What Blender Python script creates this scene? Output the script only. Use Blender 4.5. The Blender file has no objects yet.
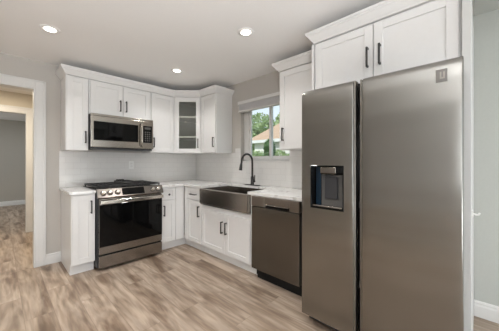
import bpy, bmesh, math, random
from mathutils import Vector, Matrix
random.seed(7)
SC = bpy.context.scene
COL = SC.collection
PI = math.pi

# ------------------------------------------------------------------ camera
cd = bpy.data.cameras.new('camera'); cam = bpy.data.objects.new('camera', cd); COL.objects.link(cam)
cam.location = (-2.4982, -3.7652, 1.2355)
cam.rotation_euler = (PI/2, 0, -0.8075)
cd.sensor_width = 36; cd.lens = 239.45/499*36
cd.shift_x = -0.0012; cd.shift_y = -0.0072; cd.clip_start = .02; cd.clip_end = 200
SC.camera = cam

# ------------------------------------------------------------------ world, sun, exposure
W = bpy.data.worlds.new('sky'); SC.world = W; W.use_nodes = True
nt = W.node_tree; nt.nodes.clear()
wo = nt.nodes.new('ShaderNodeOutputWorld'); bg = nt.nodes.new('ShaderNodeBackground')
tc = nt.nodes.new('ShaderNodeTexCoord'); sx = nt.nodes.new('ShaderNodeSeparateXYZ')
cr = nt.nodes.new('ShaderNodeValToRGB')
cr.color_ramp.elements[0].position = 0; cr.color_ramp.elements[0].color = (.86, .90, .94, 1)
cr.color_ramp.elements[1].position = .6; cr.color_ramp.elements[1].color = (.50, .68, .92, 1)
nt.links.new(tc.outputs['Generated'], sx.inputs[0]); nt.links.new(sx.outputs['Z'], cr.inputs[0])
nt.links.new(cr.outputs[0], bg.inputs[0]); nt.links.new(bg.outputs[0], wo.inputs[0])
bg.inputs[1].default_value = 1.2
sun = bpy.data.objects.new('sun', bpy.data.lights.new('sun', 'SUN')); COL.objects.link(sun)
sun.data.energy = 3.2; sun.data.angle = .03; sun.data.color = (1, .95, .88)
sun.rotation_euler = Vector((.75, -.25, -.62)).to_track_quat('-Z', 'Y').to_euler()

def area(name, loc, direction, sx_, sy_, power, color=(1, 1, 1), shape='RECTANGLE', spread=PI):
    l = bpy.data.lights.new(name, 'AREA'); l.shape = shape; l.size = sx_; l.size_y = sy_
    l.energy = power; l.color = color; l.spread = spread
    o = bpy.data.objects.new(name, l); COL.objects.link(o); o.location = loc
    o.rotation_euler = Vector(direction).to_track_quat('-Z', 'Y').to_euler()
    return o
# added fill lights outside assumed openings behind the camera and in the far-left wall
area('fill_behind_camera', (-1.9, -7.12, 1.15), (0, 1, 0), 3.4, 2.1, 12, (.95, .98, 1))
area('ceiling_fill_behind', (-1.9, -7.5, .1), (0, .45, .89), 3.4, 1.2, 120, (.93, .97, 1))  # low light added outside, aimed up to brighten the ceiling
# unseen fill added behind the camera, aimed at the ceiling like an assumed flash
area('ceiling_bounce_fill', (-3.15, -4.55, 1.25), (.12, .42, 1), .3, .3, 66, (.93, .965, 1), 'DISK', 2.1)
area('fill_left_side', (-5.34, -5.45, 1.45), (1, 0, .3), 2.2, 1.3, 36, (.95, .98, 1))  # added fill outside the assumed opening of the left wall
area('far_room_side_light', (-4.9, 4.3, 1.4), (1, 0, 0), 1.8, 1.4, 26, (.86, .95, 1))  # unseen light inside the far room, no window behind it
SC.view_settings.view_transform = 'Standard'
SC.view_settings.look = 'None'
SC.view_settings.exposure = 0.10
SC.view_settings.gamma = 1
SC.view_settings.use_curve_mapping = False
SC.cycles.max_bounces = 10; SC.cycles.diffuse_bounces = 6; SC.cycles.glossy_bounces = 4
SC.cycles.sample_clamp_indirect = 6
CAN_W = 4.4

# ------------------------------------------------------------------ materials
def mat(name, col, rough=.5, metal=0, spec=.5, coat=0):
    m = bpy.data.materials.new(name); m.use_nodes = True
    b = m.node_tree.nodes['Principled BSDF']
    b.inputs['Base Color'].default_value = (*col, 1); b.inputs['Roughness'].default_value = rough
    b.inputs['Metallic'].default_value = metal; b.inputs['Specular IOR Level'].default_value = spec
    b.inputs['Coat Weight'].default_value = coat
    return m
def N(m, t, **k):
    n = m.node_tree.nodes.new(t)
    for a, v in k.items(): setattr(n, a, v)
    return n
def L(m, a, b): m.node_tree.links.new(a, b)
def bsdf(m): return m.node_tree.nodes['Principled BSDF']
def coords(m, scale=(1, 1, 1), rot=(0, 0, 0), loc=(0, 0, 0)):
    t = N(m, 'ShaderNodeTexCoord'); mp = N(m, 'ShaderNodeMapping')
    mp.inputs['Scale'].default_value = scale; mp.inputs['Rotation'].default_value = rot; mp.inputs['Location'].default_value = loc
    L(m, t.outputs['Object'], mp.inputs[0]); return mp.outputs[0]
def speck(m, scale, amount, vec=(1, 1, 1), bump=0.0, detail=3):
    """a faint procedural variation of colour and relief"""
    b = bsdf(m); c = b.inputs['Base Color'].default_value[:]
    n = N(m, 'ShaderNodeTexNoise'); n.inputs['Scale'].default_value = scale; n.inputs['Detail'].default_value = detail
    L(m, coords(m, vec), n.inputs['Vector'])
    r = N(m, 'ShaderNodeValToRGB')
    r.color_ramp.elements[0].position = .3; r.color_ramp.elements[1].position = .7
    r.color_ramp.elements[0].color = (*[x*(1-amount) for x in c[:3]], 1); r.color_ramp.elements[1].color = (*[min(1, x*(1+amount)) for x in c[:3]], 1)
    L(m, n.outputs[0], r.inputs[0]); L(m, r.outputs[0], b.inputs['Base Color'])
    if bump:
        bp = N(m, 'ShaderNodeBump'); bp.inputs['Strength'].default_value = bump; bp.inputs['Distance'].default_value = .002
        L(m, n.outputs[0], bp.inputs['Height']); L(m, bp.outputs[0], b.inputs['Normal'])
    return m

M = {}
M['wall'] = speck(mat('grey_wall_paint', (.50, .475, .442), .75), 60, .015, bump=.05)
M['wall_cool'] = speck(mat('wall_paint_cool_lit', (.455, .47, .44), .75), 60, .015, bump=.05)  # same wall paint, tinted cool for the cooler light on the right wall
M['pale'] = speck(mat('pale_bounce_paint', (.66, .65, .63), .75), 60, .015, bump=.05)  # unseen walls made pale to bounce more light into the kitchen
M['hall'] = speck(mat('beige_wall_paint', (.62, .56, .46), .75), 60, .015, bump=.05)
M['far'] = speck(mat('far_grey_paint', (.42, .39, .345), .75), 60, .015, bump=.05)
M['ceil'] = speck(mat('ceiling_paint', (.90, .892, .882), .85), 80, .01, bump=.04)
M['trim'] = speck(mat('trim_paint', (.70, .695, .68), .35), 30, .008)
M['cab'] = speck(mat('white_cabinet_paint', (.77, .765, .755), .32), 30, .008)
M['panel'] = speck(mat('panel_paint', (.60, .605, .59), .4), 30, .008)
M['inner'] = speck(mat('cabinet_inside', (.62, .61, .58), .5), 30, .01)
M['black'] = speck(mat('matte_black_metal', (.018, .017, .016), .42), 40, .1)
M['iron'] = speck(mat('cast_iron', (.02, .02, .02), .6), 90, .15, bump=.2)
M['blackglass'] = speck(mat('black_glass', (.003, .003, .003), .05, spec=.2), 5, .02)
M['toe'] = speck(mat('black_toe_panel', (.006, .006, .006), .5, spec=.25), 30, .05)
M['plastic'] = speck(mat('dark_plastic', (.03, .03, .033), .4), 30, .05)
M['navy'] = speck(mat('dark_blue_plastic', (.006, .018, .034), .25), 30, .05)
M['greyplastic'] = speck(mat('grey_plastic', (.085, .082, .078), .35), 30, .05)
M['whiteplastic'] = speck(mat('white_plastic', (.8, .8, .78), .4), 30, .01)
M['slat'] = speck(mat('blind_slat', (.66, .66, .67), .5), 14, .03)

def steel(name, col, rough, horizontal=True, streak=.08, bump=.25, wave=5):
    m = mat(name, col, rough, 1)
    b = bsdf(m)
    n = N(m, 'ShaderNodeTexNoise'); n.inputs['Scale'].default_value = 1; n.inputs['Detail'].default_value = 4
    v = (2, 2, 420) if horizontal else (420, 420, 2)
    L(m, coords(m, v), n.inputs['Vector'])
    mr = N(m, 'ShaderNodeMapRange'); mr.inputs['To Min'].default_value = rough-.02; mr.inputs['To Max'].default_value = rough+.03
    L(m, n.outputs[0], mr.inputs[0]); L(m, mr.outputs[0], b.inputs['Roughness'])
    r = N(m, 'ShaderNodeValToRGB')
    r.color_ramp.elements[0].position = .25; r.color_ramp.elements[1].position = .75
    r.color_ramp.elements[0].color = (*[x*(1-streak) for x in col], 1); r.color_ramp.elements[1].color = (*[x*(1+streak) for x in col], 1)
    L(m, n.outputs[0], r.inputs[0]); L(m, r.outputs[0], b.inputs['Base Color'])
    # slow waviness of the sheet
    n2 = N(m, 'ShaderNodeTexNoise'); n2.inputs['Scale'].default_value = 1; n2.inputs['Detail'].default_value = 1
    L(m, coords(m, (.35, .35, wave) if horizontal else (6, 6, .5)), n2.inputs['Vector'])
    bp = N(m, 'ShaderNodeBump'); bp.inputs['Strength'].default_value = bump; bp.inputs['Distance'].default_value = .02
    L(m, n2.outputs[0], bp.inputs['Height']); L(m, bp.outputs[0], b.inputs['Normal'])
    return m
M['fridge'] = steel('fridge_steel', (.285, .275, .255), .25, streak=.02, bump=.5)
M['fridgegrip'] = steel('fridge_grip_steel', (.30, .28, .25), .4, False)
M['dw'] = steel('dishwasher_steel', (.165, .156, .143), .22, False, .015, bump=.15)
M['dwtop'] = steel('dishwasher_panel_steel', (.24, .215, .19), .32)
M['steel'] = steel('range_steel', (.27, .245, .22), .25, True, .03, .1)
M['mwsteel'] = steel('microwave_steel', (.42, .385, .34), .22, True, .02, .15)
M['sink'] = steel('sink_steel', (.40, .365, .33), .24, True, .02, .12)
M['knob'] = steel('knob_steel', (.80, .76, .70), .2, True, .02, .02)
M['bright'] = steel('polished_steel', (.50, .465, .42), .16, True, .03, .05)

# window glass: clear with a fresnel reflection
def glass_mat(name, tint, rough=0.0, refl=1.45):
    m = bpy.data.materials.new(name); m.use_nodes = True; n = m.node_tree; n.nodes.clear()
    o = n.nodes.new('ShaderNodeOutputMaterial'); mx = n.nodes.new('ShaderNodeMixShader'); f = n.nodes.new('ShaderNodeFresnel')
    t = n.nodes.new('ShaderNodeBsdfTransparent'); g = n.nodes.new('ShaderNodeBsdfGlossy')
    t.inputs[0].default_value = (*tint, 1); g.inputs['Roughness'].default_value = rough; f.inputs[0].default_value = refl
    ge = n.nodes.new('ShaderNodeNewGeometry'); mr = n.nodes.new('ShaderNodeMapRange')
    mr.inputs['To Min'].default_value = refl; mr.inputs['To Max'].default_value = 1/refl   # same index from both sides of the pane
    n.links.new(ge.outputs['Backfacing'], mr.inputs[0]); n.links.new(mr.outputs[0], f.inputs[0])
    n.links.new(f.outputs[0], mx.inputs[0]); n.links.new(t.outputs[0], mx.inputs[1]); n.links.new(g.outputs[0], mx.inputs[2]); n.links.new(mx.outputs[0], o.inputs[0])
    return m
M['glass'] = glass_mat('window_glass', (.96, .98, .97))
M['cabglass'] = glass_mat('cabinet_glass', (.93, .94, .92), .02, 1.5)

def emit(name, col, s):
    m = bpy.data.materials.new(name); m.use_nodes = True; n = m.node_tree; n.nodes.clear()
    o = n.nodes.new('ShaderNodeOutputMaterial'); e = n.nodes.new('ShaderNodeEmission')
    e.inputs[0].default_value = (*col, 1); e.inputs[1].default_value = s; n.links.new(e.outputs[0], o.inputs[0]); return m
M['lens'] = emit('lamp_lens', (1, .93, .82), 12)

# plank floor, boards along y
def floor_mat():
    m = mat('oak_plank_floor', (.4, .3, .22), .42); b = bsdf(m)
    br = N(m, 'ShaderNodeTexBrick'); br.offset = .37; br.offset_frequency = 2; br.squash = 1
    br.inputs['Color1'].default_value = (0, 0, 0, 1); br.inputs['Color2'].default_value = (1, 1, 1, 1); br.inputs['Mortar'].default_value = (.5, .5, .5, 1)
    br.inputs['Scale'].default_value = 1; br.inputs['Mortar Size'].default_value = .0016; br.inputs['Mortar Smooth'].default_value = .2
    br.inputs['Brick Width'].default_value = 1.22; br.inputs['Row Height'].default_value = .182; br.inputs['Bias'].default_value = 0
    L(m, coords(m, (1, 1, 1), (0, 0, PI/2)), br.inputs['Vector'])
    # grain: noise stretched along the board, shifted per board
    t = N(m, 'ShaderNodeTexCoord'); mp = N(m, 'ShaderNodeMapping'); mp.inputs['Scale'].default_value = (6.5, 1.2, 1)
    L(m, t.outputs['Object'], mp.inputs[0])
    sp = N(m, 'ShaderNodeMath', operation='MULTIPLY'); sp.inputs[1].default_value = 37
    L(m, br.outputs['Color'], sp.inputs[0])
    def noise(scale, det, dist, vec_out):
        n = N(m, 'ShaderNodeTexNoise', noise_dimensions='4D'); n.inputs['Scale'].default_value = scale
        n.inputs['Detail'].default_value = det; n.inputs['Distortion'].default_value = dist
        L(m, vec_out, n.inputs['Vector']); L(m, sp.outputs[0], n.inputs['W']); return n
    big = noise(1.0, 5, 1.2, mp.outputs[0])
    mp2 = N(m, 'ShaderNodeMapping'); mp2.inputs['Scale'].default_value = (32, 3.2, 1); L(m, t.outputs['Object'], mp2.inputs[0])
    fine = noise(1.0, 5, .5, mp2.outputs[0])
    # cathedral figure: rings of a distorted wave
    wv = N(m, 'ShaderNodeTexNoise', noise_dimensions='4D'); wv.inputs['Scale'].default_value = 1; wv.inputs['Detail'].default_value = 1; wv.inputs['Distortion'].default_value = .6
    mp3 = N(m, 'ShaderNodeMapping'); mp3.inputs['Scale'].default_value = (5, .9, 1); L(m, t.outputs['Object'], mp3.inputs[0])
    L(m, mp3.outputs[0], wv.inputs['Vector']); L(m, sp.outputs[0], wv.inputs['W'])
    mu = N(m, 'ShaderNodeMath', operation='MULTIPLY'); mu.inputs[1].default_value = 55; L(m, wv.outputs[0], mu.inputs[0])
    si = N(m, 'ShaderNodeMath', operation='SINE'); L(m, mu.outputs[0], si.inputs[0])
    r1 = N(m, 'ShaderNodeValToRGB'); e = r1.color_ramp.elements
    e[0].position = .33; e[0].color = (.185, .125, .085, 1); e[1].position = .72; e[1].color = (.47, .378, .30, 1)
    k = e.new(.43); k.color = (.30, .228, .170, 1); k = e.new(.52); k.color = (.405, .322, .250, 1)
    L(m, big.outputs[0], r1.inputs[0])
    # per-board tone
    r2 = N(m, 'ShaderNodeValToRGB'); e = r2.color_ramp.elements
    e[0].color = (.84, .82, .80, 1); e[1].color = (1.08, 1.09, 1.11, 1)
    L(m, br.outputs['Color'], r2.inputs[0])
    mx = N(m, 'ShaderNodeMix', data_type='RGBA', blend_type='MULTIPLY'); mx.inputs[0].default_value = 1
    L(m, r1.outputs[0], mx.inputs[6]); L(m, r2.outputs[0], mx.inputs[7])
    r3 = N(m, 'ShaderNodeValToRGB'); e = r3.color_ramp.elements
    e[0].position = .36; e[0].color = (.76, .72, .68, 1); e[1].position = .56; e[1].color = (1.06, 1.06, 1.06, 1)
    L(m, fine.outputs[0], r3.inputs[0])
    mx2 = N(m, 'ShaderNodeMix', data_type='RGBA', blend_type='MULTIPLY'); mx2.inputs[0].default_value = 1
    L(m, mx.outputs[2], mx2.inputs[6]); L(m, r3.outputs[0], mx2.inputs[7])
    mr = N(m, 'ShaderNodeMapRange'); mr.inputs['From Min'].default_value = -1; mr.inputs['To Min'].default_value = .86; mr.inputs['To Max'].default_value = 1.05
    L(m, si.outputs[0], mr.inputs[0])
    mx3 = N(m, 'ShaderNodeMix', data_type='RGBA', blend_type='MULTIPLY'); mx3.inputs[0].default_value = 1
    L(m, mx2.outputs[2], mx3.inputs[6]); L(m, mr.outputs[0], mx3.inputs[7])
    mx4 = N(m, 'ShaderNodeMix', data_type='RGBA'); mx4.inputs[7].default_value = (.22, .16, .12, 1)
    L(m, br.outputs['Fac'], mx4.inputs[0]); L(m, mx3.outputs[2], mx4.inputs[6]); L(m, mx4.outputs[2], b.inputs['Base Color'])
    bp = N(m, 'ShaderNodeBump'); bp.inputs['Strength'].default_value = .15; bp.inputs['Distance'].default_value = .001
    L(m, fine.outputs[0], bp.inputs['Height']); L(m, bp.outputs[0], b.inputs['Normal'])
    return m
M['floor'] = floor_mat()

def quartz():
    m = mat('white_quartz', (.8, .79, .77), .16); b = bsdf(m)
    n = N(m, 'ShaderNodeTexNoise'); n.inputs['Scale'].default_value = 9; n.inputs['Detail'].default_value = 8; n.inputs['Distortion'].default_value = 1.5
    L(m, coords(m), n.inputs['Vector'])
    r = N(m, 'ShaderNodeValToRGB'); e = r.color_ramp.elements
    e[0].position = .3; e[0].color = (.50, .48, .46, 1); e[1].position = .46; e[1].color = (.82, .815, .80, 1)
    L(m, n.outputs[0], r.inputs[0]); L(m, r.outputs[0], b.inputs['Base Color']); return m
M['quartz'] = quartz()

def tile(name, axis):
    m = mat(name, (.80, .79, .765), .14); b = bsdf(m)
    t = N(m, 'ShaderNodeTexCoord'); s = N(m, 'ShaderNodeSeparateXYZ'); c = N(m, 'ShaderNodeCombineXYZ')
    L(m, t.outputs['Object'], s.inputs[0]); L(m, s.outputs[axis], c.inputs[0]); L(m, s.outputs['Z'], c.inputs[1])
    br = N(m, 'ShaderNodeTexBrick'); br.inputs['Scale'].default_value = 1; br.inputs['Brick Width'].default_value = .154; br.inputs['Row Height'].default_value = .0765
    br.inputs['Mortar Size'].default_value = .0018; br.inputs['Mortar Smooth'].default_value = .3
    br.inputs['Color1'].default_value = (.71, .70, .68, 1); br.inputs['Color2'].default_value = (.73, .72, .70, 1); br.inputs['Mortar'].default_value = (.63, .62, .60, 1)
    L(m, c.outputs[0], br.inputs['Vector']); L(m, br.outputs['Color'], b.inputs['Base Color'])
    bp = N(m, 'ShaderNodeBump'); bp.invert = True; bp.inputs['Strength'].default_value = .5; bp.inputs['Distance'].default_value = .002
    L(m, br.outputs['Fac'], bp.inputs['Height']); L(m, bp.outputs[0], b.inputs['Normal']); return m
M['tileA'] = tile('subway_tile_range_wall', 'X'); M['tileB'] = tile('subway_tile_sink_wall', 'Y')
M['grass'] = speck(mat('lawn', (.16, .26, .08), .9), 8, .3)
M['leafl'] = speck(mat('light_leaves', (.36, .46, .22), .7), 3, .35)
M['leafd'] = speck(mat('dark_leaves', (.17, .26, .12), .7), 3, .35)
M['bark'] = speck(mat('bark', (.12, .08, .05), .9), 12, .3, (1, 1, .2), .4)
M['stucco'] = speck(mat('white_stucco', (.82, .81, .78), .9), 30, .03, bump=.2)
M['shingle'] = speck(mat('tan_shingles', (.50, .34, .23), .9), 12, .15, (1, 1, 5), .3)

# ------------------------------------------------------------------ mesh helpers
class MB:
    def __init__(s): s.bm = bmesh.new(); s.smooth = []
    def box(s, x0, x1, y0, y1, z0, z1, bev=0, seg=1):
        r = bmesh.ops.create_cube(s.bm, size=1); vs = r['verts']
        for v in vs:
            v.co = Vector(((x0+x1)/2+v.co.x*(x1-x0), (y0+y1)/2+v.co.y*(y1-y0), (z0+z1)/2+v.co.z*(z1-z0)))
        if bev:
            es = list({e for v in vs for e in v.link_edges})
            bmesh.ops.bevel(s.bm, geom=es, offset=bev, segments=seg, affect='EDGES', profile=.5)
        return s
    def prism(s, pts, z0, z1):
        """vertical prism over a counter-clockwise plan polygon"""
        a = [s.bm.verts.new((x, y, z0)) for x, y in pts]; b = [s.bm.verts.new((x, y, z1)) for x, y in pts]
        n = len(pts); s.bm.faces.new(a[::-1]); s.bm.faces.new(b)
        for i in range(n): s.bm.faces.new((a[i], a[(i+1) % n], b[(i+1) % n], b[i]))
        return s
    def extrude_x(s, yz, x0, x1):
        a = [s.bm.verts.new((x0, y, z)) for y, z in yz]; b = [s.bm.verts.new((x1, y, z)) for y, z in yz]
        n = len(yz); s.bm.faces.new(a[::-1]); s.bm.faces.new(b)
        for i in range(n): s.bm.faces.new((a[i], a[(i+1) % n], b[(i+1) % n], b[i]))
        bmesh.ops.recalc_face_normals(s.bm, faces=s.bm.faces); return s
    def cyl(s, p0, p1, r0, r1=None, seg=20, smooth=True):
        r1 = r0 if r1 is None else r1
        p0, p1 = Vector(p0), Vector(p1); d = (p1-p0); q = d.to_track_quat('Z', 'Y')
        a = []; b = []
        for i in range(seg):
            w = Vector((math.cos(2*PI*i/seg), math.sin(2*PI*i/seg), 0))
            a.append(s.bm.verts.new(p0+q @ (w*r0))); b.append(s.bm.verts.new(p1+q @ (w*r1)))
        s.bm.faces.new(a[::-1]); s.bm.faces.new(b)
        for i in range(seg):
            f = s.bm.faces.new((a[i], a[(i+1) % seg], b[(i+1) % seg], b[i])); f.smooth = smooth
        return s
    def lathe(s, prof, origin=(0, 0, 0), axis=(0, 0, 1), seg=24):
        q = Vector(axis).to_track_quat('Z', 'Y'); o = Vector(origin); rings = []
        for r, z in prof:
            rings.append([s.bm.verts.new(o+q @ Vector((r*math.cos(2*PI*i/seg), r*math.sin(2*PI*i/seg), z))) for i in range(seg)])
        for a, b in zip(rings, rings[1:]):
            for i in range(seg):
                f = s.bm.faces.new((a[i], a[(i+1) % seg], b[(i+1) % seg], b[i])); f.smooth = True
        s.bm.faces.new(rings[0][::-1]); s.bm.faces.new(rings[-1]); return s
    def tube(s, pts, rad, seg=14):
        pts = [Vector(p) for p in pts]; n = len(pts); rad = rad if isinstance(rad, (list, tuple)) else [rad]*n
        rings = []; up = None
        for i, p in enumerate(pts):
            d = (pts[min(i+1, n-1)]-pts[max(i-1, 0)]).normalized()
            if up is None: up = d.orthogonal().normalized()
            up = (up-d*up.dot(d)).normalized(); w = d.cross(up)
            rings.append([s.bm.verts.new(p+(up*math.cos(2*PI*k/seg)+w*math.sin(2*PI*k/seg))*rad[i]) for k in range(seg)])
        for a, b in zip(rings, rings[1:]):
            for k in range(seg):
                f = s.bm.faces.new((a[k], a[(k+1) % seg], b[(k+1) % seg], b[k])); f.smooth = True
        s.bm.faces.new(rings[0][::-1]); s.bm.faces.new(rings[-1])
        return s
    def sweep(s, path, prof):
        """sweep a profile (outward offset, z) along a plan polyline; outward is to the right of travel"""
        path = [Vector(p) for p in path]; n = len(path); rings = []
        for i, p in enumerate(path):
            d0 = (p-path[i-1]).normalized() if i else None
            d1 = (path[i+1]-p).normalized() if i < n-1 else None
            d0 = d0 or d1; d1 = d1 or d0
            n0 = Vector((d0.y, -d0.x)); n1 = Vector((d1.y, -d1.x)); b = (n0+n1).normalized(); k = 1/max(.2, b.dot(n0))
            rings.append([s.bm.verts.new((p.x+b.x*k*o, p.y+b.y*k*o, z)) for o, z in prof])
        m = len(prof)
        for a, b in zip(rings, rings[1:]):
            for j in range(m): s.bm.faces.new((a[j], a[(j+1) % m], b[(j+1) % m], b[j]))
        s.bm.faces.new(rings[0][::-1]); s.bm.faces.new(rings[-1])
        bmesh.ops.recalc_face_normals(s.bm, faces=s.bm.faces); return s
    def shaker(s, x0, x1, z0, z1, yb, th=.02, rail=.058, depth=.009):
        """framed door standing in the xz plane, front towards -y, back at yb"""
        yf = yb-th; b = .0015
        xs = (x0, x0+rail, x1-rail, x1); zs = (z0, z0+rail, z1-rail, z1)
        s.box(x0, xs[1], yf, yb, z0, z1, b); s.box(xs[2], x1, yf, yb, z0, z1, b)
        s.box(xs[1], xs[2], yf, yb, z0, zs[1], b); s.box(xs[1], xs[2], yf, yb, zs[2], z1, b)
        s.box(xs[1]-.003, xs[2]+.003, yf+depth, yb-.001, zs[1]-.003, zs[2]+.003)
        return s
    def done(s, name, material, parent=None, label=None, cat=None, kind=None, group=None):
        me = bpy.data.meshes.new(name); s.bm.normal_update(); s.bm.to_mesh(me); s.bm.free()
        me.materials.append(material)
        o = bpy.data.objects.new(name, me); COL.objects.link(o)
        if parent: o.parent = parent
        if label: o['label'] = label
        if cat: o['category'] = cat
        if kind: o['kind'] = kind
        if group: o['group'] = group
        return o

def thing(name, label, cat, loc=(0, 0, 0), rz=0, group=None):
    o = bpy.data.objects.new(name, None); COL.objects.link(o); o.location = loc; o.rotation_euler = (0, 0, rz)
    o.empty_display_size = .1; o['label'] = label; o['category'] = cat
    if group: o['group'] = group
    return o
def struct(name, mb, m): return mb.done(name, m, kind='structure')

# ------------------------------------------------------------------ room shell
H = 2.423; WB = .15
struct('floor', MB().box(-5.3, 1.2, -7.1, 6.1, -.1, 0), M['floor'])
struct('ceiling', MB().box(-5.3, .4, -7.1, .12, H, H+.1), M['ceil'])
DX0, DX1, DZ = -3.15, -2.213, 2.097
w = MB().box(-5.3, DX0, 0, .12, 0, H).box(DX0, DX1, 0, .12, DZ, H).box(DX1, .25, 0, .12, 0, H)
struct('wall_back', w, M['wall'])
WY0, WY1, WZ0, WZ1 = -1.18, -2.06, 1.25, 2.09
w = MB().box(0, WB, WY0, 0, 0, H).box(0, WB, -3.69, WY1, 0, H).box(0, WB, WY1, WY0, 0, WZ0).box(0, WB, WY1, WY0, WZ1, H)
struct('wall_right', w, M['wall'])
struct('wall_right_far', MB().box(.15, .30, -7.0, -3.69, 0, H), M['wall_cool'])
w = MB().box(-5.3, -5.2, -7.0, -6.6, 0, H).box(-5.3, -5.2, -4.3, 0, 0, H).box(-5.3, -5.2, -6.6, -4.3, 0, .75).box(-5.3, -5.2, -6.6, -4.3, 2.15, H)
struct('wall_left', w, M['pale'])
w = MB().box(-5.3, -3.65, -7.1, -7.0, 0, H).box(-.15, .3, -7.1, -7.0, 0, H).box(-3.65, -.15, -7.1, -7.0, 2.2, H)
struct('wall_front', w, M['pale'])
struct('ceiling_grey_slab', MB().box(-.64, .149, -6.99, -3.737, H-.012, H-.001), M['wall_cool'])  # thin slab added below the ceiling, greyer than the rest
# hall and the room beyond it
w = MB().box(-5.2, -3.10, 1.98, 2.10, 0, H).box(-3.10, -2.17, 1.98, 2.10, 2.09, H).box(-2.17, -1.2, 1.98, 2.10, 0, H)
struct('wall_hall', w, M['hall'])
struct('wall_hall_side', MB().box(-1.3, -1.2, .12, 1.98, 0, H), M['hall'])
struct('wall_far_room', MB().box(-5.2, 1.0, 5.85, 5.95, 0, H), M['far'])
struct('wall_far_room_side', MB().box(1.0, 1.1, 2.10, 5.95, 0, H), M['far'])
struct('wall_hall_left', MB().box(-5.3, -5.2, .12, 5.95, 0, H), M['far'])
struct('ceiling_hall', MB().box(-5.3, 1.2, .12, 6.0, H, H+.1), M['ceil'])

def casing(name, x0, x1, zt, yf, wd=.098, th=.02, jamb=.12):
    mb = MB()
    for a, b in ((x0-wd, x0), (x1, x1+wd)):
        mb.box(a, b, yf-th, yf, 0, zt+wd, .003)
        mb.box(a+.012 if a < x0 else b-.028, a+.028 if a < x0 else b-.012, yf-th-.006, yf-th, 0, zt+wd-.012, .002)
    mb.box(x0, x1, yf-th, yf, zt, zt+wd, .003); mb.box(x0-wd+.012, x1+wd-.012, yf-th-.006, yf-th, zt+wd-.028, zt+wd-.012, .002)
    # jamb lining
    mb.box(x0, x0+.012, yf-th+.002, yf+jamb, 0, zt); mb.box(x1-.012, x1, yf-th+.002, yf+jamb, 0, zt); mb.box(x0+.012, x1-.012, yf-th+.002, yf+jamb, zt-.012, zt)
    struct(name, mb, M['trim'])
casing('door_1', DX0, DX1, DZ, 0)
casing('door_2', -3.10, -2.17, 2.09, 1.98)
BP = [(0, 0), (.014, 0), (.014, .085), (.010, .10), (.012, .112), (.006, .125), (0, .125)]
struct('baseboard_back', MB().sweep([(-2.115, 0), (-1.974, 0)], BP), M['trim'])
struct('baseboard_far', MB().sweep([(-5.2, 5.85), (1.0, 5.85)], BP), M['trim'])
struct('baseboard_right', MB().sweep([(.15, -3.735), (.15, -7.0)], BP), M['trim'])
struct('baseboard_hall', MB().sweep([(-2.07, 1.98), (-1.3, 1.98)], BP), M['trim'])

# ------------------------------------------------------------------ window over the sink
win = thing('window_1', 'white sliding window over the sink', 'window', (.07, 0, 0)); win['kind'] = 'structure'
del win['category']; del win['label']
f = MB(); y0, y1, z0, z1 = WY1, WY0, WZ0, WZ1
f.box(0, .07, y0, y0+.035, z0, z1, .003).box(0, .07, y1-.10, y1, z0, z1, .003).box(0, .07, y0+.035, y1-.10, z0, z0+.03, .003).box(0, .07, y0+.035, y1-.10, z1-.035, z1, .003)
f.done('window_frame', M['trim'], win)
for (a, b, xo) in ((-1.70, -1.281, .012), (-2.025, -1.655, .04)):
    f = MB(); t = .038
    f.box(xo, xo+.026, a, a+t, z0+.03, z1-.035, .002).box(xo, xo+.026, b-t, b, z0+.03, z1-.035, .002).box(xo, xo+.026, a+t, b-t, z0+.03, z0+.03+t, .002).box(xo, xo+.026, a+t, b-t, z1-.035-t, z1-.035, .002)
    sash = f.done('window_sash', M['trim'], win)
    MB().box(xo+.011, xo+.014, a+t-.004, b-t+.004, z0+.064, z1-.069).done('window_pane', M['glass'], sash)
struct('trim_1', MB().box(-.012, .069, WY1+.002, WY0-.002, WZ0-.012, WZ0, .002), M['trim'])
sh = thing('window_blind', 'white slatted blind drawn up at the top of the sink window', 'window blind', (-.004, -1.632, 1.965))
MB().box(-.062, 0, -.450, .450, .112, .158, .004, 2).done('head_rail', M['trim'], sh)
for k in range(9): MB().box(-.052, -.004, -.440, .440, .024+.0098*k, .0305+.0098*k, .001).done('slat', M['slat'], sh)
MB().box(-.056, -.002, -.442, .442, 0, .022, .004, 2).done('bottom_rail', M['trim'], sh)

# ------------------------------------------------------------------ tiles
def bs(name, mb, m, label): return mb.done(name, m, None, label, 'backsplash')
bs('tile_backsplash', MB().box(-1.99, -.002, -.009, -.001, .915, 1.371), M['tileA'], 'white subway tile backsplash behind the range')
mb = MB().box(-.009, -.001, -.988, -.010, .915, 1.371).box(-.009, -.001, -1.07, -.988, .915, 1.371).box(-.009, -.001, WY0, -1.07, .915, 1.44)
mb.box(-.009, -.001, WY1, WY0, .915, WZ0-.013).box(-.009, -.001, -2.128, WY1, .915, 1.371).box(-.009, -.001, -2.714, -2.128, .915, 1.371)
bs('tile_backsplash', mb, M['tileB'], 'white subway tile backsplash behind the sink and below the window')
ou = thing('wall_outlet', 'white wall outlet on the tiles above the range', 'outlet', (-1.141, -.009, 1.19))
MB().box(-.036, .036, -.006, 0, -.058, .058, .002).done('cover_plate', M['whiteplastic'], ou)
for z in (-.02, .02): MB().box(-.016, .016, -.009, -.006, z-.014, z+.014, .003).done('socket', M['trim'], ou)

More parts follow.
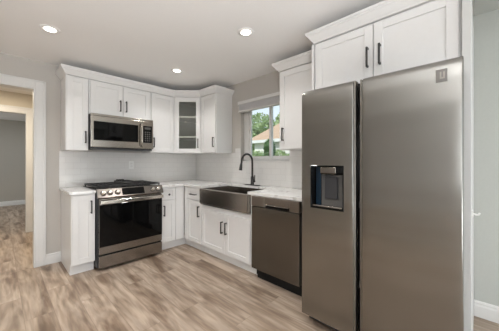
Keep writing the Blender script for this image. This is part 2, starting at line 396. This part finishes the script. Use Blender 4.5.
# ------------------------------------------------------------------ cabinet parts
def pull(parent, x, z, y, vertical=True, ln=.145):
    mb = MB(); h = ln/2
    if vertical:
        mb.box(x-.0065, x+.0065, y-.036, y-.024, z-h, z+h, .002)
        for s in (-1, 1): mb.box(x-.006, x+.006, y-.026, y, z+s*(h-.008)-.006, z+s*(h-.008)+.006)
    else:
        mb.box(x-h, x+h, y-.036, y-.024, z-.0065, z+.0065, .002)
        for s in (-1, 1): mb.box(x+s*(h-.008)-.006, x+s*(h-.008)+.006, y-.026, y, z-.006, z+.006)
    return mb.done('handle', M['black'], parent)
def door(parent, x0, x1, z0, z1, yb, hx, hz, name='door'):
    d = MB().shaker(x0, x1, z0, z1, yb).done(name, M['cab'], parent)
    pull(d, hx, hz, yb-.02); return d
UZ, UT, DT = 1.372, 2.250, 2.238
def upper(name, label, x0, x1, z0=UZ, loc=(0, 0, 0), rz=0, doors=(), depth=.305, zt=UT):
    t = thing(name, label, 'cabinet', loc, rz)
    MB().box(x0, x1, -depth, -.001, z0, zt, .001).done('carcass', M['cab'], t)
    for d in doors: door(t, d[0], d[1], d[2], d[3], -depth, d[4], d[5])
    return t
upper('wall_cabinet', 'tall narrow white wall cabinet at the doorway side of the microwave', -1.972, -1.748,
      doors=[(-1.962, -1.756, 1.378, DT, -1.784, 1.534)])
upper('wall_cabinet', 'short two-door white cabinet above the microwave', -1.745, -.986, 1.829,
      doors=[(-1.730, -1.362, 1.836, DT, -1.396, 1.972), (-1.356, -1.002, 1.836, DT, -1.322, 1.972)])
upper('wall_cabinet', 'white wall cabinet between the microwave and the glass-door corner cabinet', -.983, -.613,
      doors=[(-.972, -.624, 1.378, DT, -.946, 1.518)])
RB = -PI/2
upper('wall_cabinet', 'white wall cabinet between the glass-door corner cabinet and the window', .613, .989, rz=RB,
      doors=[(.624, .978, 1.378, DT, .951, 1.526)])
upper('wall_cabinet', 'white wall cabinet between the window and the fridge', 2.130, 2.714, rz=RB,
      doors=[(2.150, 2.700, 1.378, DT, 2.197, 1.54)])
upper('wall_cabinet', 'wide two-door white cabinet above the fridge', 2.738, 3.690, 1.80, rz=RB, depth=.61,
      doors=[(2.752, 3.207, 1.815, DT, 3.175, 1.998), (3.215, 3.678, 1.815, DT, 3.257, 1.998)])

# corner cabinet with the glass door
cc = thing('corner_wall_cabinet', 'diagonal white corner cabinet with a glass door', 'cabinet')
A, B = (-.610, -.305), (-.305, -.610)
pl = [(-.001, -.001), (-.610, -.001), A, B, (-.001, -.610)]
pin = [(-.02, -.02), (-.592, -.02), (-.592, -.300), (-.300, -.592), (-.02, -.592)]
mb = MB().prism(pl, UZ, UZ+.018).prism(pl, UT-.018, UT)
mb.box(-.610, -.592, -.305, -.001, UZ+.018, UT-.018); mb.box(-.305, -.001, -.610, -.592, UZ+.018, UT-.018)
mb.done('carcass', M['cab'], cc)
MB().box(-.592, -.016, -.016, -.001, UZ+.018, UT-.018).box(-.016, -.001, -.592, -.001, UZ+.018, UT-.018).done('back_panel', M['inner'], cc)
for z in (1.63, 1.945): MB().prism(pin, z-.009, z+.009).done('shelf', M['cab'], cc)
# face frame and door live in the frame of the diagonal: local x along it, -y out
fr = .305*math.sqrt(2)
DIAG = Matrix.Translation((A[0], A[1], 0)) @ Matrix.Rotation(-PI/4, 4, 'Z')
def diag(o): o.matrix_local = DIAG; return o
mb = MB().box(0, .045, .001, .018, UZ+.018, UT-.018).box(fr-.045, fr, .001, .018, UZ+.018, UT-.018).box(.045, fr-.045, .001, .018, UZ+.018, UZ+.05).box(.045, fr-.045, .001, .018, UT-.05, UT-.018)
diag(mb.done('face_frame', M['cab'], cc))
x0, x1, z0, z1, r = .020, fr-.020, 1.378, DT, .064
mb = MB().box(x0, x0+r, -.02, 0, z0, z1, .0015).box(x1-r, x1, -.02, 0, z0, z1, .0015).box(x0+r, x1-r, -.02, 0, z0, z0+r, .0015).box(x0+r, x1-r, -.02, 0, z1-r, z1, .0015)
d = diag(mb.done('door', M['cab'], cc))
MB().box(x0+r-.004, x1-r+.004, -.010, -.006, z0+r-.004, z1-r+.004).done('glass_pane', M['cabglass'], d)
pull(d, x1-.030, 1.525, -.02)

CP = [(-.018, 2.251), (.004, 2.251), (.008, 2.262), (.014, 2.268), (.026, 2.285), (.040, 2.304), (.046, 2.308), (.047, 2.318), (.054, 2.320), (.054, 2.338), (-.018, 2.338)]
def crown(path, label): MB().sweep(path, CP).done('crown_molding', M['cab'], None, label, 'crown molding')
q = .325
crown([(-1.972, -.001), (-1.972, -q), (-.618, -q), (-q, -.618), (-q, -.989), (-.001, -.989)], 'long white crown molding over the cabinets around the room corner')
crown([(-.001, -2.130), (-q, -2.130), (-q, -2.672)], 'short white crown molding over the cabinet between window and fridge')
crown([(-.330, -2.738), (-.63, -2.738), (-.63, -3.734)], 'white crown molding over the deep cabinet above the fridge')
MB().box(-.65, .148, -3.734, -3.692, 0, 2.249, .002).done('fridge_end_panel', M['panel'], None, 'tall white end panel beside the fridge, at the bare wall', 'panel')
MB().box(-.63, -.001, -2.736, -2.716, 0, 2.249, .001).done('fridge_end_panel', M['cab'], None, 'white end panel between the dishwasher and the fridge', 'panel')
hk = thing('wall_hook', 'small white hook on the outer side of the fridge end panel', 'hook', (-.60, -3.734, .935))
MB().box(-.016, .016, -.006, 0, -.02, .02, .002).done('back_plate', M['whiteplastic'], hk)
MB().tube([(0, -.004, 0), (0, -.018, -.004), (0, -.03, -.002), (0, -.034, .008)], .005, 10).done('peg', M['whiteplastic'], hk)

# ------------------------------------------------------------------ base cabinets
BT = .884
def base(name, label, x0, x1, loc=(0, 0, 0), rz=0, top=BT, ta=0, tb=0):
    t = thing(name, label, 'cabinet', loc, rz)
    MB().box(x0, x1, -.61, -.001, .114, top, .001).done('carcass', M['cab'], t)
    MB().box(x0-ta, x1+tb, -.552, -.001 if not ta else -.01, 0, .1135).done('toe_kick', M['cab'], t)
    return t
b1 = base('base_cabinet', 'narrow white base cabinet at the doorway side of the range', -1.972, -1.750)
door(b1, -1.964, -1.757, .122, .868, -.61, -1.793, .735)
b2 = base('base_cabinet', 'narrow white base cabinet on the corner side of the range', -.982, -.612, tb=.059)
MB().box(-.760, -.632, -.63, -.6105, .122, .872, .0015).done('filler_strip', M['cab'], b2)
door(b2, -.972, -.765, .122, .700, -.61, -.939, .562)
dr = MB().shaker(-.972, -.765, .712, .868, -.61, rail=.04).done('drawer', M['cab'], b2)
MB().lathe([(.006, 0), (.006, .014), (.013, .018), (.0145, .024), (.012, .030), (.004, .031)], (-.866, -.63, .782), (0, -1, 0), 16).done('knob', M['black'], dr)
b3 = base('base_cabinet', 'white base cabinet with one drawer between the room corner and the sink', .633, 1.066, rz=RB, ta=.079)
MB().box(.650, .722, -.63, -.6105, .122, .872, .0015).done('filler_strip', M['cab'], b3)
door(b3, .728, 1.056, .122, .700, -.61, 1.024, .562)
dr = MB().shaker(.728, 1.056, .712, .868, -.61, rail=.045).done('drawer', M['cab'], b3)
pull(dr, .892, .785, -.63, False)
b4 = base('sink_base_cabinet', 'wide two-door white base cabinet under the farmhouse sink', 1.068, 2.010, rz=RB, top=.66)
MB().box(1.972, 2.010, -.612, -.001, .6605, BT, .001).done('side_post', M['cab'], b4)
MB().box(1.068, 1.078, -.612, -.001, .6605, BT).done('side_post', M['cab'], b4)
door(b4, 1.085, 1.551, .122, .612, -.61, 1.516, .442)
door(b4, 1.557, 1.972, .122, .612, -.61, 1.592, .442)

# ------------------------------------------------------------------ worktops
def top(mb, label): return mb.done('countertop', M['quartz'], None, label, 'countertop')
top(MB().box(-1.992, -1.749, -.645, -.010, .8845, .914, .003, 2), 'short white quartz countertop at the doorway side of the range')
mb = MB().box(-.983, -.009, -.645, -.010, .8845, .914)
mb.box(-.645, -.009, -1.090, -.645, .8845, .914)
mb.box(-.165, -.009, -1.955, -1.090, .8845, .914)
mb.box(-.645, -.009, -2.714, -1.955, .8845, .914)
top(mb, 'long white quartz countertop that turns the corner and holds the sink')

# ------------------------------------------------------------------ sink (local frame of the sink wall)
sk = thing('farmhouse_sink', 'dark stainless farmhouse apron sink', 'sink', (0, 0, 0), RB)
a, b = 1.082, 1.962
MB().box(a, b, -.668, -.652, .690, .8835, .006, 3).box(a, b, -.654, -.628, .868, .8835, .003).done('apron', M['sink'], sk)
mb = MB(); zb, zt = .675, .8835
mb.box(a, b, -.652, -.628, zb, .870); mb.box(a, a+.014, -.628, -.150, zb, zt); mb.box(b-.014, b, -.628, -.150, zb, zt)
mb.box(a+.014, b-.014, -.164, -.150, zb, zt); mb.box(a+.014, b-.014, -.628, -.164, zb, zb+.012)
bas = mb.done('basin', M['sink'], sk)
MB().lathe([(.045, 0), (.045, .003), (.03, .004), (.028, .001), (.004, .001)], (1.52, -.36, zb+.012), seg=24).done('drain', M['bright'], bas)

# ------------------------------------------------------------------ faucet
fa = thing('kitchen_faucet', 'tall black gooseneck faucet behind the sink', 'faucet', (-.100, -1.512, .914))
MB().box(-.028, .028, -.122, .122, 0, .010, .003, 2).done('deck_plate', M['black'], fa)
MB().lathe([(.026, 0), (.026, .012), (.0215, .02), (.0205, .105), (.017, .115), (.0125, .125)], (0, 0, .007)).done('column', M['black'], fa)
pts = [(0, 0, .12), (0, 0, .20), (0, 0, .30)]; rr = .102
for k in range(1, 15):
    t = PI*k/14*1.02; pts.append((-rr+rr*math.cos(t), 0, .325+rr*math.sin(t)))
pts.append((-.213, 0, .285))
MB().tube(pts, .0135).done('spout', M['black'], fa)
MB().tube([(-.211, 0, .300), (-.216, 0, .270), (-.222, 0, .235), (-.226, 0, .213)], [.0145, .018, .021, .0225], 18).done('spray_head', M['black'], fa)
lv = MB().tube([(0, -.015, .055), (0, -.046, .058)], .0155).done('lever_base', M['black'], fa)
MB().tube([(0, -.036, .058), (-.002, -.044, .085), (-.004, -.052, .145)], [.010, .008, .007], 10).done('lever', M['black'], fa)

# ------------------------------------------------------------------ range
rg = thing('gas_range', 'stainless slide-in gas range with black oven door glass', 'range', (-1.364, 0, 0))
hw = .377
MB().box(-hw, hw, -.648, -.03, .03, .905, .002).done('body', M['plastic'], rg)
for s in (-1, 1):
    for y in (-.60, -.08): MB().cyl((s*.33, y, 0), (s*.33, y, .031), .018).done('foot', M['plastic'], rg)
ct = MB().box(-.380, .380, -.640, -.012, .9055, .922, .003, 2).done('cooktop', M['blackglass'], rg)
cp = MB().extrude_x([(-.648, .822), (-.705, .822), (-.712, .834), (-.665, .926), (-.640, .926), (-.640, .9055), (-.648, .905)], -.380, .380).done('control_panel', M['steel'], rg)
nrm = Vector((0, -.092, -.047)).normalized()  # outward of the slanted face is towards -y and +z
nrm = Vector((0, -.89, .455)).normalized()
def on_panel(x, t, out=0):  # t from lower (0) to upper (1) edge of the slanted face
    p = Vector((x, -.712+.047*t, .834+.092*t)); return p+nrm*out
for kx in (-.322, -.256, -.175, .242, .315):
    p = on_panel(kx, .48)
    k = MB().lathe([(.024, -.002), (.024, .004), (.0205, .006), (.019, .034), (.016, .037), (.002, .037)], p, nrm, 20).done('knob', M['knob'], cp)
    MB().lathe([(.031, -.003), (.031, .0015), (.026, .002)], p, nrm, 20).done('knob_ring', M['plastic'], k)
dq = nrm.to_track_quat('Z', 'Y')
def slant_box(mb, x0, x1, t0, t1, out):
    c = [on_panel(x, t, o) for o in (-.004, out) for x, t in ((x0, t0), (x1, t0), (x1, t1), (x0, t1))]
    v = [mb.bm.verts.new(p) for p in c]
    for f_ in ((0, 1, 2, 3), (4, 5, 6, 7), (0, 1, 5, 4), (1, 2, 6, 5), (2, 3, 7, 6), (3, 0, 4, 7)): mb.bm.faces.new([v[i] for i in f_])
    bmesh.ops.recalc_face_normals(mb.bm, faces=mb.bm.faces); return mb
slant_box(MB(), -.125, .135, .10, .94, .003).done('display', M['blackglass'], cp)
od = MB().box(-.366, .366, -.700, -.6485, .190, .815, .004, 2).done('oven_door', M['steel'], rg)
MB().box(-.3655, .3655, -.7035, -.6995, .272, .752, .002).done('oven_window', M['blackglass'], od)
mb = MB().box(-.362, .362, -.752, -.738, .764, .802, .005, 3)
for s in (-1, 1): mb.box(s*.345-.012, s*.345+.012, -.742, -.699, .774, .796, .003)
mb.done('oven_handle', M['bright'], od)
MB().box(-.366, .366, -.700, -.6485, .034, .172, .004, 2).done('storage_drawer', M['steel'], rg)
# burners and grates
for i, (bx, by, br_) in enumerate(((-.25, -.50, .045), (-.25, -.19, .036), (0, -.345, .05), (.25, -.50, .04), (.25, -.19, .036))):
    MB().lathe([(br_, 0), (br_, .008), (br_*.8, .010), (br_*.8, .016), (br_*.5, .018), (.003, .018)], (bx, by, .922)).done('burner', M['iron'], ct)
for gx in (-.25, 0, .25):
    mb = MB(); w_ = .119; z = .940; t = .006
    for x in (gx-w_, gx+w_): mb.box(x-t, x+t, -.62, -.055, z, z+.015, .002)
    for y in (-.62, -.055, -.337): mb.box(gx-w_, gx+w_, y-t, y+t, z, z+.015, .002)
    for x in (gx-.045, gx+.045): mb.box(x-.004, x+.004, -.62, -.055, z+.002, z+.014)
    for y in (-.50, -.19): mb.box(gx-w_, gx+w_, y-.004, y+.004, z+.002, z+.014)
    for x in (gx-w_+.004, gx+w_-.004):
        for y in (-.61, -.065): mb.box(x-.006, x+.006, y-.006, y+.006, .9225, z+.004)
    mb.done('grate', M['iron'], rg)
gr = thing('griddle', 'black griddle plate lying on the grates of the range', 'griddle', (-1.33, -.30, .9555))
mb = MB().box(-.085, .085, -.16, .16, 0, .010, .003).box(-.085, -.075, -.16, .16, .008, .026, .002).box(.075, .085, -.16, .16, .008, .026, .002).box(-.075, .075, .15, .16, .008, .026, .002)
mb.done('plate', M['iron'], gr)
MB().tube([(-.05, .155, .02), (-.045, .195, .030), (.045, .195, .030), (.05, .155, .02)], .006, 8).done('handle', M['iron'], gr)

# ------------------------------------------------------------------ microwave
mw = thing('microwave', 'stainless over-the-range microwave under the short cabinet', 'microwave', (-1.365, 0, 1.395))
MB().box(-.377, .377, -.372, -.010, .012, .432, .003).done('body', M['plastic'], mw)
MB().box(-.370, .370, -.385, -.02, 0, .0115).done('underside_vent', M['plastic'], mw)
MB().box(-.378, .378, -.405, -.3725, .405, .432, .003, 2).done('top_grille', M['mwsteel'], mw)
md = MB().box(-.378, .222, -.410, -.3725, .022, .403, .004, 2).done('door', M['mwsteel'], mw)
MB().box(-.352, .170, -.4125, -.4095, .106, .338, .002).done('door_window', M['blackglass'], md)
mb = MB().tube([(.205, -.410, .055), (.205, -.440, .068), (.205, -.452, .12), (.205, -.455, .21), (.205, -.452, .30), (.205, -.440, .352), (.205, -.410, .365)], .010, 12)
mb.done('handle', M['bright'], md)
pn = MB().box(.224, .378, -.410, -.3725, .022, .403, .004, 2).done('control_panel', M['mwsteel'], mw)
kp = MB().box(.236, .358, -.4125, -.4095, .106, .342, .002).done('keypad', M['blackglass'], pn)
MB().box(.256, .340, -.4135, -.4122, .292, .322).done('clock_display', M['greyplastic'], kp)
mb = MB()
for r_ in range(5):
    for c_ in range(3): mb.box(.259+c_*.029, .277+c_*.029, -.4134, -.4122, .128+r_*.029, .145+r_*.029)
mb.done('buttons', M['greyplastic'], kp)

# ------------------------------------------------------------------ dishwasher
dw = thing('dishwasher', 'dark stainless dishwasher between the sink and the fridge', 'dishwasher', (0, 0, 0), RB)
a, b = 2.016, 2.612
MB().box(a, b, -.569, -.03, .02, .875, .002).box(a, b, -.60, -.569, .116, .875).done('tub', M['toe'], dw)
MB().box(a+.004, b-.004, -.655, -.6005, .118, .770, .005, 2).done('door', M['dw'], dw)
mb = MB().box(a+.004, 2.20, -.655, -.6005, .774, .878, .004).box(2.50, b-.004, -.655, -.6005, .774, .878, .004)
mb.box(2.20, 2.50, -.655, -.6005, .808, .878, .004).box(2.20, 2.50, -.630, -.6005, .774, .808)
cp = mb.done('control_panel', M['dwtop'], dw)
MB().box(2.202, 2.498, -.6325, -.6295, .775, .807).done('handle_recess', M['blackglass'], cp)
MB().box(2.205, 2.495, -.661, -.650, .801, .8075, .001).done('handle_lip', M['bright'], cp)
MB().box(a+.03, b, -.570, -.06, 0, .0195).box(a+.03, b, -.585, -.570, 0, .114).done('toe_kick', M['toe'], dw)
MB().box(2.614, 2.714, -.60, -.001, 0, .883).done('filler_panel', M['cab'], None, 'narrow white filler between the dishwasher and the fridge end panel, below the countertop', 'panel')

# ------------------------------------------------------------------ refrigerator (local frame: x along the wall, -y out)
fg = thing('refrigerator', 'large side-by-side stainless refrigerator with water dispenser', 'refrigerator', (0, 0, 0), RB)
F0, F1, FT = 2.776, 3.690, 1.780
MB().box(F0+.004, F1-.004, -.800, -.04, .045, FT-.012, .004).done('body', M['plastic'], fg)
for x in (F0+.06, F1-.06):
    for y in (-.74, -.10): MB().cyl((x, y, 0), (x, y, .046), .02).done('foot', M['plastic'], fg)
MB().box(F0+.02, F1-.02, -.812, -.78, .012, .068, .002).done('kick_grille', M['plastic'], fg)
def fridge_door(x0, x1, z0, z1, yb, yf, hole=None, bow=.003, rt=.045, r=.008):
    """sheet-steel door: slightly bowed front, rolled edges, larger roll at the top, optional dispenser opening"""
    def samples(a, b, ra, rb, cuts, n):
        s = {a, b}
        for k in range(1, 7): s.add(a+ra*(1-math.cos(k/6*PI/2))); s.add(b-rb*(1-math.cos(k/6*PI/2)))
        for k in range(1, n): s.add(a+ra+(b-a-ra-rb)*k/n)
        for c in cuts: s.add(c)
        s = sorted(s); out = [s[0]]
        for v in s[1:]:
            if v-out[-1] > 1e-5: out.append(v)
        return out
    def roll(d, rr): return rr-math.sqrt(max(0, rr*rr-(rr-d)**2)) if d < rr else 0
    xs = samples(x0, x1, r, r, [hole[0], hole[1]] if hole else [], 10)
    zs = samples(z0, z1, r, rt, [hole[2], hole[3]] if hole else [], 24)
    mb = MB(); bm = mb.bm; cx = (x0+x1)/2; hw_ = (x1-x0)/2
    def yy(x, z):
        u = (x-cx)/hw_
        return yf-bow*(1-u*u)+roll(x-x0, r)+roll(x1-x, r)+roll(z-z0, r)+roll(z1-z, rt)
    g = [[bm.verts.new((x, min(yy(x, z), yb-.005), z)) for z in zs] for x in xs]
    def inside(i, j):
        return hole and hole[0]-1e-6 <= xs[i] and xs[i+1] <= hole[1]+1e-6 and hole[2]-1e-6 <= zs[j] and zs[j+1] <= hole[3]+1e-6
    for i in range(len(xs)-1):
        for j in range(len(zs)-1):
            if inside(i, j): continue
            f_ = bm.faces.new((g[i][j], g[i+1][j], g[i+1][j+1], g[i][j+1])); f_.smooth = True
    def skirt(row):
        a_ = [bm.verts.new(v.co) for v in row]; b_ = [bm.verts.new((v.co.x, yb, v.co.z)) for v in row]
        for k in range(len(row)-1): bm.faces.new((a_[k], a_[k+1], b_[k+1], b_[k]))
    skirt(g[0]); skirt(g[-1]); skirt([c[0] for c in g]); skirt([c[-1] for c in g])
    bb = [bm.verts.new(p) for p in ((x0, yb, z0), (x1, yb, z0), (x1, yb, z1), (x0, yb, z1))]; bm.faces.new(bb)
    return mb
YF, YB = -.892, -.802
HOLE = (2.857, 3.103, .898, 1.209)
D1 = fridge_door(F0, 3.1675, .078, FT, YB, YF, HOLE).done('freezer_door', M['fridge'], fg)
D2 = fridge_door(3.219, F1+.017, .078, FT, YB, YF).done('fridge_door', M['fridge'], fg)
for (d_, xa, xb) in ((D1, 3.168, 3.1785), (D2, 3.2075, 3.2185)):
    MB().box(xa, xb, YF+.004, YB, .082, FT-.012, .003).done('edge_grip', M['fridgegrip'], d_)
MB().box(3.176, 3.214, -.835, -.801, .10, FT-.02).done('center_gap', M['blackglass'], fg)
mb = MB().cyl((3.195, -.842, .40), (3.195, -.842, 1.50), .005)
for z in (.42, .95, 1.46): mb.cyl((3.195, -.842, z-.02), (3.195, -.842, z+.02), .009)
mb.done('door_gasket', M['greyplastic'], fg)
for x in (F0+.05, F1-.02): MB().box(x-.03, x+.03, -.825, -.74, FT-.0115, FT+.010, .004).done('hinge_cover', M['plastic'], fg)
# dispenser
x0, x1, z0, z1 = HOLE
mb = MB(); e = .0008; yi = -.825
mb.box(x0-.001, x0+.006, YF-.0055, yi, z0-.001, z1+.001, .001).box(x1-.006, x1+.001, YF-.0055, yi, z0-.001, z1+.001, .001)
mb.box(x0+.006, x1-.006, YF-.0055, yi, z1-.010, z1+.001, .001).box(x0+.006, x1-.006, YF-.0055, yi, z0-.001, z0+.012, .001)
mb.box(x0, x1, yi-.001, yi+.006, z0, z1)
dp = mb.done('dispenser', M['blackglass'], D1)
MB().box(x0+.075, x1-.055, -.893, yi-.002, z1-.056, z1-.011, .004, 2).done('control_display', M['steel'], dp)
MB().box(x0+.012, x0+.052, yi-.010, yi-.002, z0+.013, z1-.012).done('side_lining', M['navy'], dp)
MB().box(x0+.056, x1-.014, yi-.014, yi-.002, z0+.013, z1-.066, .006, 2).done('back_lining', M['greyplastic'], dp)
MB().box(x0+.092, x1-.060, -.862, yi-.0145, z0+.070, z1-.080, .008, 3).done('paddle', M['plastic'], dp)
MB().box(x0+.012, x1-.012, -.888, yi-.011, z0+.0125, z0+.022, .002).done('drip_tray', M['bright'], dp)
# square badge near the top of the right-hand door
bd = MB().box(3.598, 3.646, -.8965, -.8925, 1.655, 1.722, .0008).done('badge', M['greyplastic'], D2, 'small square grey badge')
bd.data.materials[0] = speck(mat('badge_grey', (.16, .15, .14), .4, .6), 20, .05)
mb = MB().box(3.615, 3.622, -.8975, -.8962, 1.678, 1.708).box(3.629, 3.636, -.8975, -.8962, 1.678, 1.708).box(3.615, 3.636, -.8975, -.8962, 1.672, 1.680)
mb.done('badge_mark', M['fridgegrip'], bd)

# ------------------------------------------------------------------ ceiling lights
def can(x, y, label, seen=True):
    t = thing('recessed_light', label, 'ceiling light', (x, y, H), 0, 'round recessed lights in the ceiling')
    MB().lathe([(.040, -.001), (.042, -.004), (.056, -.006), (.074, -.003), (.076, -.0005)][::-1], (0, 0, 0), seg=32).done('trim_ring', M['ceil'], t)
    MB().cyl((0, 0, -.0080), (0, 0, -.0070), .040, seg=28).done('lens', M['lens'], t)
    a_ = area('recessed_light_beam', (x, y, H-.02), (0, 0, -1), .11, .11, CAN_W, (1, .98, .955), 'DISK', 2.2); return t
can(-2.188, -.995, 'round recessed ceiling light nearest the doorway')
can(-.943, -2.225, 'round recessed ceiling light nearest the fridge')
can(-.907, -.929, 'round recessed ceiling light nearest the room corner')
for i, (x, y) in enumerate(((-2.19, -2.23), (-3.45, -1.0), (-3.45, -2.23), (-.94, -5.0), (-2.3, -4.6), (-3.8, -4.6))):  # unseen extra lights, added to help light the room
    can(x, y, ('added round recessed light out of the picture, above the middle of the kitchen', 'added round recessed light out of the picture, beyond the doorway', 'added round recessed light out of the picture, near the side window',
               'added round recessed light behind the viewer, near the bare wall', 'added round recessed light behind the viewer, mid room', 'added round recessed light behind the viewer, near the side window')[i])
area('hall_lamp_beam', (-2.7, 1.0, H-.03), (0, 0, -1), .25, .25, 34, (1, .88, .70), 'DISK')
area('far_room_top_light', (-2.0, 4.2, H-.03), (0, 0, -1), .25, .25, 14, (.92, .96, 1), 'DISK')  # unseen light under the far room ceiling, without a fixture

# ------------------------------------------------------------------ outside the window
struct('ground', MB().box(.31, 40, -25, 40, -.45, -.35), M['grass'])
ho = thing('outside_house', 'neighboring white house with a tan shingle roof', 'house', (12, 3, -.35))
MB().box(0, 8, -7, 6.6, 0, 3.12).done('wall', M['stucco'], ho)
bm = bmesh.new()
E_ = [(-.5, -7.5, 3.12), (8.5, -7.5, 3.12), (8.5, 7.1, 3.12), (-.5, 7.1, 3.12)]; R_ = [(4, -4, 6.6), (4, 3.0, 6.6)]
v = [bm.verts.new(p) for p in E_]+[bm.verts.new((x, y, z+.16)) for x, y, z in E_]+[bm.verts.new(p) for p in R_]
for f_ in ((3, 2, 1, 0), (0, 1, 5, 4), (1, 2, 6, 5), (2, 3, 7, 6), (3, 0, 4, 7), (4, 5, 8), (5, 6, 9, 8), (6, 7, 9), (7, 4, 8, 9)): bm.faces.new([v[i] for i in f_])
mb = MB(); mb.bm.free(); mb.bm = bm; mb.done('roof', M['shingle'], ho)
MB().box(-.54, -.505, -7.5, 7.1, 3.06, 3.29).done('gutter', M['trim'], ho)

def leafy(name, label, cat, loc, blobs, n, m, size, trunk, group=None):
    t = thing(name, label, cat, loc, 0, group)
    mb = MB()
    for _ in range(n):
        c, r = random.choice(blobs)
        u = Vector((random.gauss(0, 1), random.gauss(0, 1), random.gauss(0, 1))).normalized()*(random.random()**.4)
        p = Vector(c)+Vector((u.x*r[0], u.y*r[1], u.z*r[2]))
        a_ = Vector((random.gauss(0, 1), random.gauss(0, 1), random.gauss(0, 1))).normalized(); b_ = a_.orthogonal().normalized()
        s_ = size*(.6+.8*random.random()); c_ = a_.cross(b_)*.45
        vs = [mb.bm.verts.new(p+q_) for q_ in (-b_*s_, c_*s_, b_*s_, -c_*s_)]; mb.bm.faces.new(vs)
    mb.done('foliage', m, t)
    MB().tube([(0, 0, 0), (.05, .03, trunk*.5), (0, 0, trunk)], [.16*size/.2, .12*size/.2, .07*size/.2], 10).done('trunk', M['bark'], t)
gp = 'trees beyond the neighboring house'
leafy('leafy_tree', 'light green tree beyond the neighboring house, nearest the window frame edge', 'tree', (23.5, 19.2, -.35), [((0, 0, 6), (2.6, 2.6, 2.6)), ((0, 1, 4.5), (2.0, 2.0, 2))], 5000, M['leafl'], .24, 5.5, gp)
leafy('leafy_tree', 'wide green tree beyond the middle of the neighboring roof', 'tree', (24, 13.6, -.35), [((0, 0, 6.2), (2.6, 2.7, 2.7))], 4500, M['leafl'], .24, 5.5, gp)
leafy('leafy_tree', 'lower darker tree behind the far end of the neighboring roof', 'tree', (26, 8.0, -.35), [((0, 0, 4.4), (2.6, 2.6, 1.8))], 3000, M['leafd'], .22, 4, gp)
hd = thing('garden_hedge', 'long low green hedge along the wall of the neighboring house', 'hedge', (11.2, 6, -.35))
mb = MB()
for _ in range(12000):
    p = Vector((random.uniform(-.35, .35), random.uniform(-3.2, 3.2), random.uniform(.05, 2.45))); p.z *= .92+.08*math.sin(p.y*3)
    a_ = Vector((random.gauss(0, 1), random.gauss(0, 1), random.gauss(0, 1))).normalized(); b_ = a_.orthogonal().normalized()*.08; c_ = a_.cross(b_)*.5
    mb.bm.faces.new([mb.bm.verts.new(p+q_) for q_ in (-b_, c_, b_, -c_)])
mb.done('foliage', M['leafl'], hd)
for y in (-2.4, -.8, .8, 2.4): MB().tube([(0, y, 0), (.03, y, .8), (0, y+.03, 1.4)], [.04, .03, .02], 8).done('stem', M['bark'], hd)
gs = 'shrubs on the lawn outside the window'
leafy('garden_shrub', 'tall green shrub seen through the middle of the window', 'shrub', (8.3, 5.1, -.35), [((0, 0, 1.35), (.50, .45, 1.0)), ((.05, -.05, 2.3), (.33, .33, .6))], 3400, M['leafd'], .10, 1.2, gs)
leafy('garden_shrub', 'low round green shrub outside the frame edge of the window', 'shrub', (7.6, 6.35, -.35), [((0, 0, 1.25), (.55, .5, 1.1))], 2600, M['leafl'], .10, .8, gs)
leafy('garden_shrub', 'low green shrub outside, below the cabinet by the fridge', 'shrub', (8.6, 3.75, -.35), [((0, 0, 1.1), (.6, .6, .9))], 2200, M['leafl'], .10, .9, gs)
